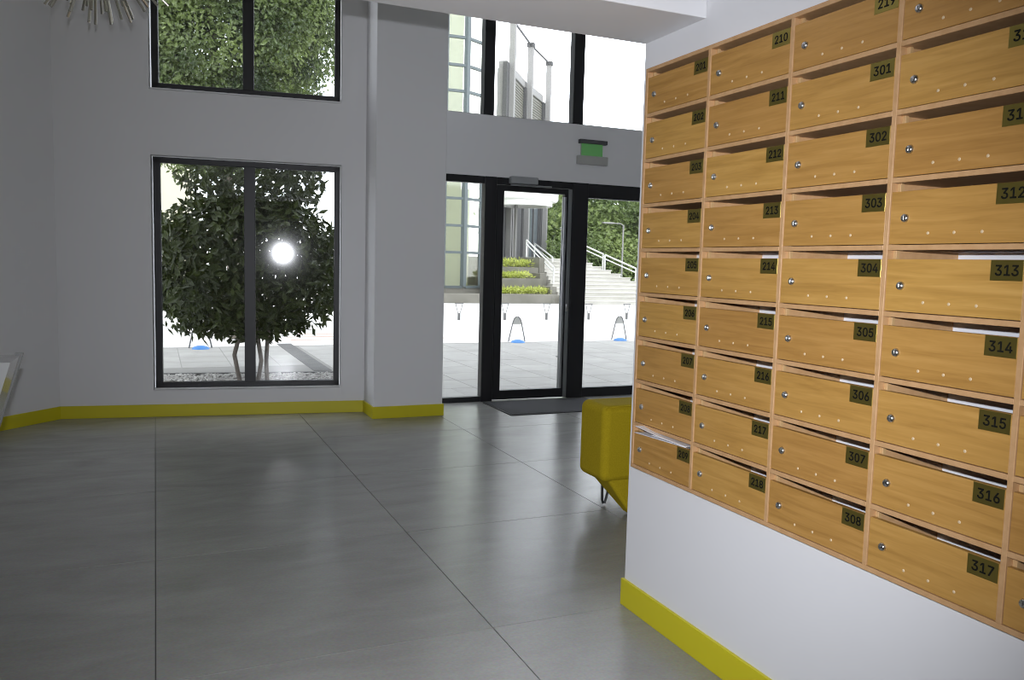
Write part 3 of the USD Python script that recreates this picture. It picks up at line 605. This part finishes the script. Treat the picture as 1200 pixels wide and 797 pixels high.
# ------------------------------------------------------------------ buildings
def seg_panel(a, b, z0, z1, th):
    a, b = np.array([*a, 0.]), np.array([*b, 0.]); d = (b - a); L = np.linalg.norm(d); d /= L; n = np.array([-d[1], d[0], 0])
    return a, d, n, L
tw = Thing('glass_tower', 'faceted glass stair tower with grey-blue frames seen through the left entrance glass', 'building', (10.4, 28.4, 0))
tw.add('plinth', hull([(x, y, z) for z in (0, 0.54) for x, y in ((7.0, 28.35), (10.35, 28.2), (11.22, 28.7), (13.2, 34.0), (7.0, 34.0))]), 'concrete')
tw.add('inner_wall', bx(7.2, 10.62, 29.4, 29.7, 0.5, 13.0), 'tower_inner', label='cream wall behind the glass')
tw.add('inner_wall', bx(10.3, 11.35, 30.4, 30.7, 0.5, 4.3), 'tower_inner')
nodes = [(7.0, 28.35), (8.7, 28.275), (9.55, 28.235), (10.35, 28.2), (11.22, 28.7), (12.2, 31.3), (13.2, 34.0)]
zs = [0.54, 1.80, 2.77, 3.75, 4.7, 5.66, 6.6, 7.55, 8.45, 9.42, 10.4, 11.4, 12.4]
for i, (a, b) in enumerate(zip(nodes[:-1], nodes[1:])):
    o, d, n, L = seg_panel(a, b, 0, 1, 0)
    wide = 0.085 if i in (0, 2, 3, 4) else 0.05
    tw.add('mullion', obox(o, d, n, -wide, wide, -0.06, 0.1, 0.54, 12.4), 'mullion')
    for z in zs:
        tw.add('transom', obox(o, d, n, wide, L - 0.04, -0.03, 0.08, z - 0.045, z + 0.045), 'mullion')
    for z0, z1 in zip(zs[:-1], zs[1:]):
        tw.add('pane', obox(o, d, n, wide - 0.01, L - 0.04, 0.02, 0.035, z0 + 0.04, z1 - 0.04), 'tower_glass')
# pillared building beyond, going away to the right
PB = np.array([[14.1, 32.9], [14.56, 33.95], [16.92, 37.2], [19.27, 40.0], [21.6, 42.8]])
bd = Thing('pillared_building', 'pale building with tall pillars, dark glazing and round white canopy behind the planters', 'building', (16.5, 37.0, 1.7))
for k in range(1, 4):
    x, y = PB[k]
    bd.add('pillar', obox((x, y, 0), np.array([0.64, 0.77, 0]), np.array([-0.77, 0.64, 0]), -0.11, 0.11, -0.13, 0.13, 1.7, 11.95, 0.01), 'facade_pale')
    bd.add('pillar_cap', obox((x, y, 0), np.array([0.64, 0.77, 0]), np.array([-0.77, 0.64, 0]), -0.15, 0.15, -0.17, 0.17, 11.95, 12.15, 0.01), 'facade_dark')
for a, b in ((PB[1], PB[2]), (PB[2], PB[3])):
    o, d, n, L = seg_panel(a, b, 0, 1, 0)
    bd.add('top_rail', obox(o, d, n, 0.15, L - 0.15, -0.03, 0.03, 12.02, 12.10), 'facade_dark')
    bd.add('wall', obox(o, d, n, -0.3, L, 0.36, 0.6, 1.7, 10.0), 'facade_pale')
    bd.add('recess', obox(o, d, n, L - 0.32, L - 0.02, 0.14, 0.36, 1.7, 10.0), 'facade_dark', label='dark grey return wall')
    bd.add('cornice', obox(o, d, n, -0.1, L - 0.3, 0.2, 0.6, 9.98, 10.35, 0.02), 'facade_pale')
    bd.add('shutter', obox(o, d, n, 0.0, L - 0.32, 0.29, 0.36, 5.0, 9.96), 'shutter', label='grey slatted shutter')
    for q in range(39):
        bd.add('slat', obox(o, d, n, 0.0, L - 0.32, 0.26, 0.295, 5.02 + q * 0.126, 5.10 + q * 0.126), 'shutter')
    gl = bd.add('glazing', obox(o, d, n, 0.0, L - 0.32, 0.29, 0.36, 1.72, 4.95), 'facade_glass', label='dark glazing')
    for q in range(4):
        u = 0.06 + (L - 0.45) * q / 3; bd.add('glazing_bar', obox(o, d, n, u - 0.05, u + 0.05, 0.22, 0.30, 1.72, 4.95), 'facade_dark', under=gl)
o, d, n, L = seg_panel((13.35, 33.63), (15.6, 34.9), 0, 1, 0)
bd.add('front_wall', obox(o, d, n, 0, L, 0.0, 0.3, 1.7, 7.0), 'facade_dark', label='dark front wall under the canopy')
gl = bd.add('front_glazing', obox(o, d, n, 0.1, L - 0.75, -0.06, 0.05, 1.75, 4.6), 'facade_glass')
for q in range(6):
    u = 0.1 + (L - 0.85) * q / 5; bd.add('glazing_bar', obox(o, d, n, u - 0.05, u + 0.05, -0.12, 0, 1.75, 4.6), 'facade_pale', under=gl)
bd.add('recess', obox((*PB[1], 0), np.array([0.61, 0.79, 0]), np.array([-0.79, 0.61, 0]), -0.5, -0.1, 0.10, 0.30, 1.7, 10.2), 'facade_dark')
cn = lathe([(0, 4.12), (1.35, 4.12), (1.42, 4.2), (1.42, 4.55), (1.35, 4.66), (0, 4.66)], 48); cn.apply_translation((14.75, 32.6, 0))
bd.add('canopy', cn, 'canopy_white', smooth=40, label='round white canopy')
ring = lathe([(1.0, 3.92), (1.22, 3.92), (1.22, 4.14), (1.0, 4.14)], 48); ring.apply_translation((14.65, 32.5, 0)); bd.add('canopy_ring', ring, 'canopy_white', smooth=40)
bd.add('canopy_post', tube([(14.75, 33.6, 1.7), (14.75, 33.6, 3.0), (14.75, 33.6, 4.2)], 0.07, 10), 'facade_pale', smooth=50)

cb = Thing('cream_building', 'plain cream rendered building beyond the round shrub on the left', 'building', (-3.0, 24.0, 0))
cb.add('wall', bx(-9.0, 0.97, 23.95, 34.0, 0, 7.5), 'cream_render')
cb.add('roof_edge', bx(-9.1, 1.05, 23.85, 34.1, 7.5, 7.75, 0.02), 'facade_pale')
cb.add('plinth', bx(-9.02, 0.99, 23.92, 34.02, 0, 0.5), 'concrete')
hg, hd = crown_points((-0.55, 22.6, 0.55), (0.75, 0.5, 0.75), 2200, RNG, 0.3, 0.2, 9)
hv, hf = leaves(hg, hd, 0.12, 0.06, RNG)
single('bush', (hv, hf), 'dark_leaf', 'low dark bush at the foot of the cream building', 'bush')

lp = Thing('street_lamp', 'thin grey street lamp in front of the trees beyond the stairs', 'lamp', (20.26, 33.5, 0.0))
lp.add('pole', tube([(20.26, 33.5, 0.0), (20.26, 33.5, 1.7), (20.26, 33.5, 3.40)], 0.04, 8), 'facade_pale', smooth=50)
lp.add('arm', tube([(20.26, 33.5, 3.36), (20.1, 33.5, 3.45), (19.65, 33.5, 3.46)], 0.022, 8), 'facade_pale', smooth=50)
lp.add('lamp_head', rbox(19.15, 19.72, 33.4, 33.6, 3.42, 3.49, 0.03, 2), 'facade_pale', smooth=40)
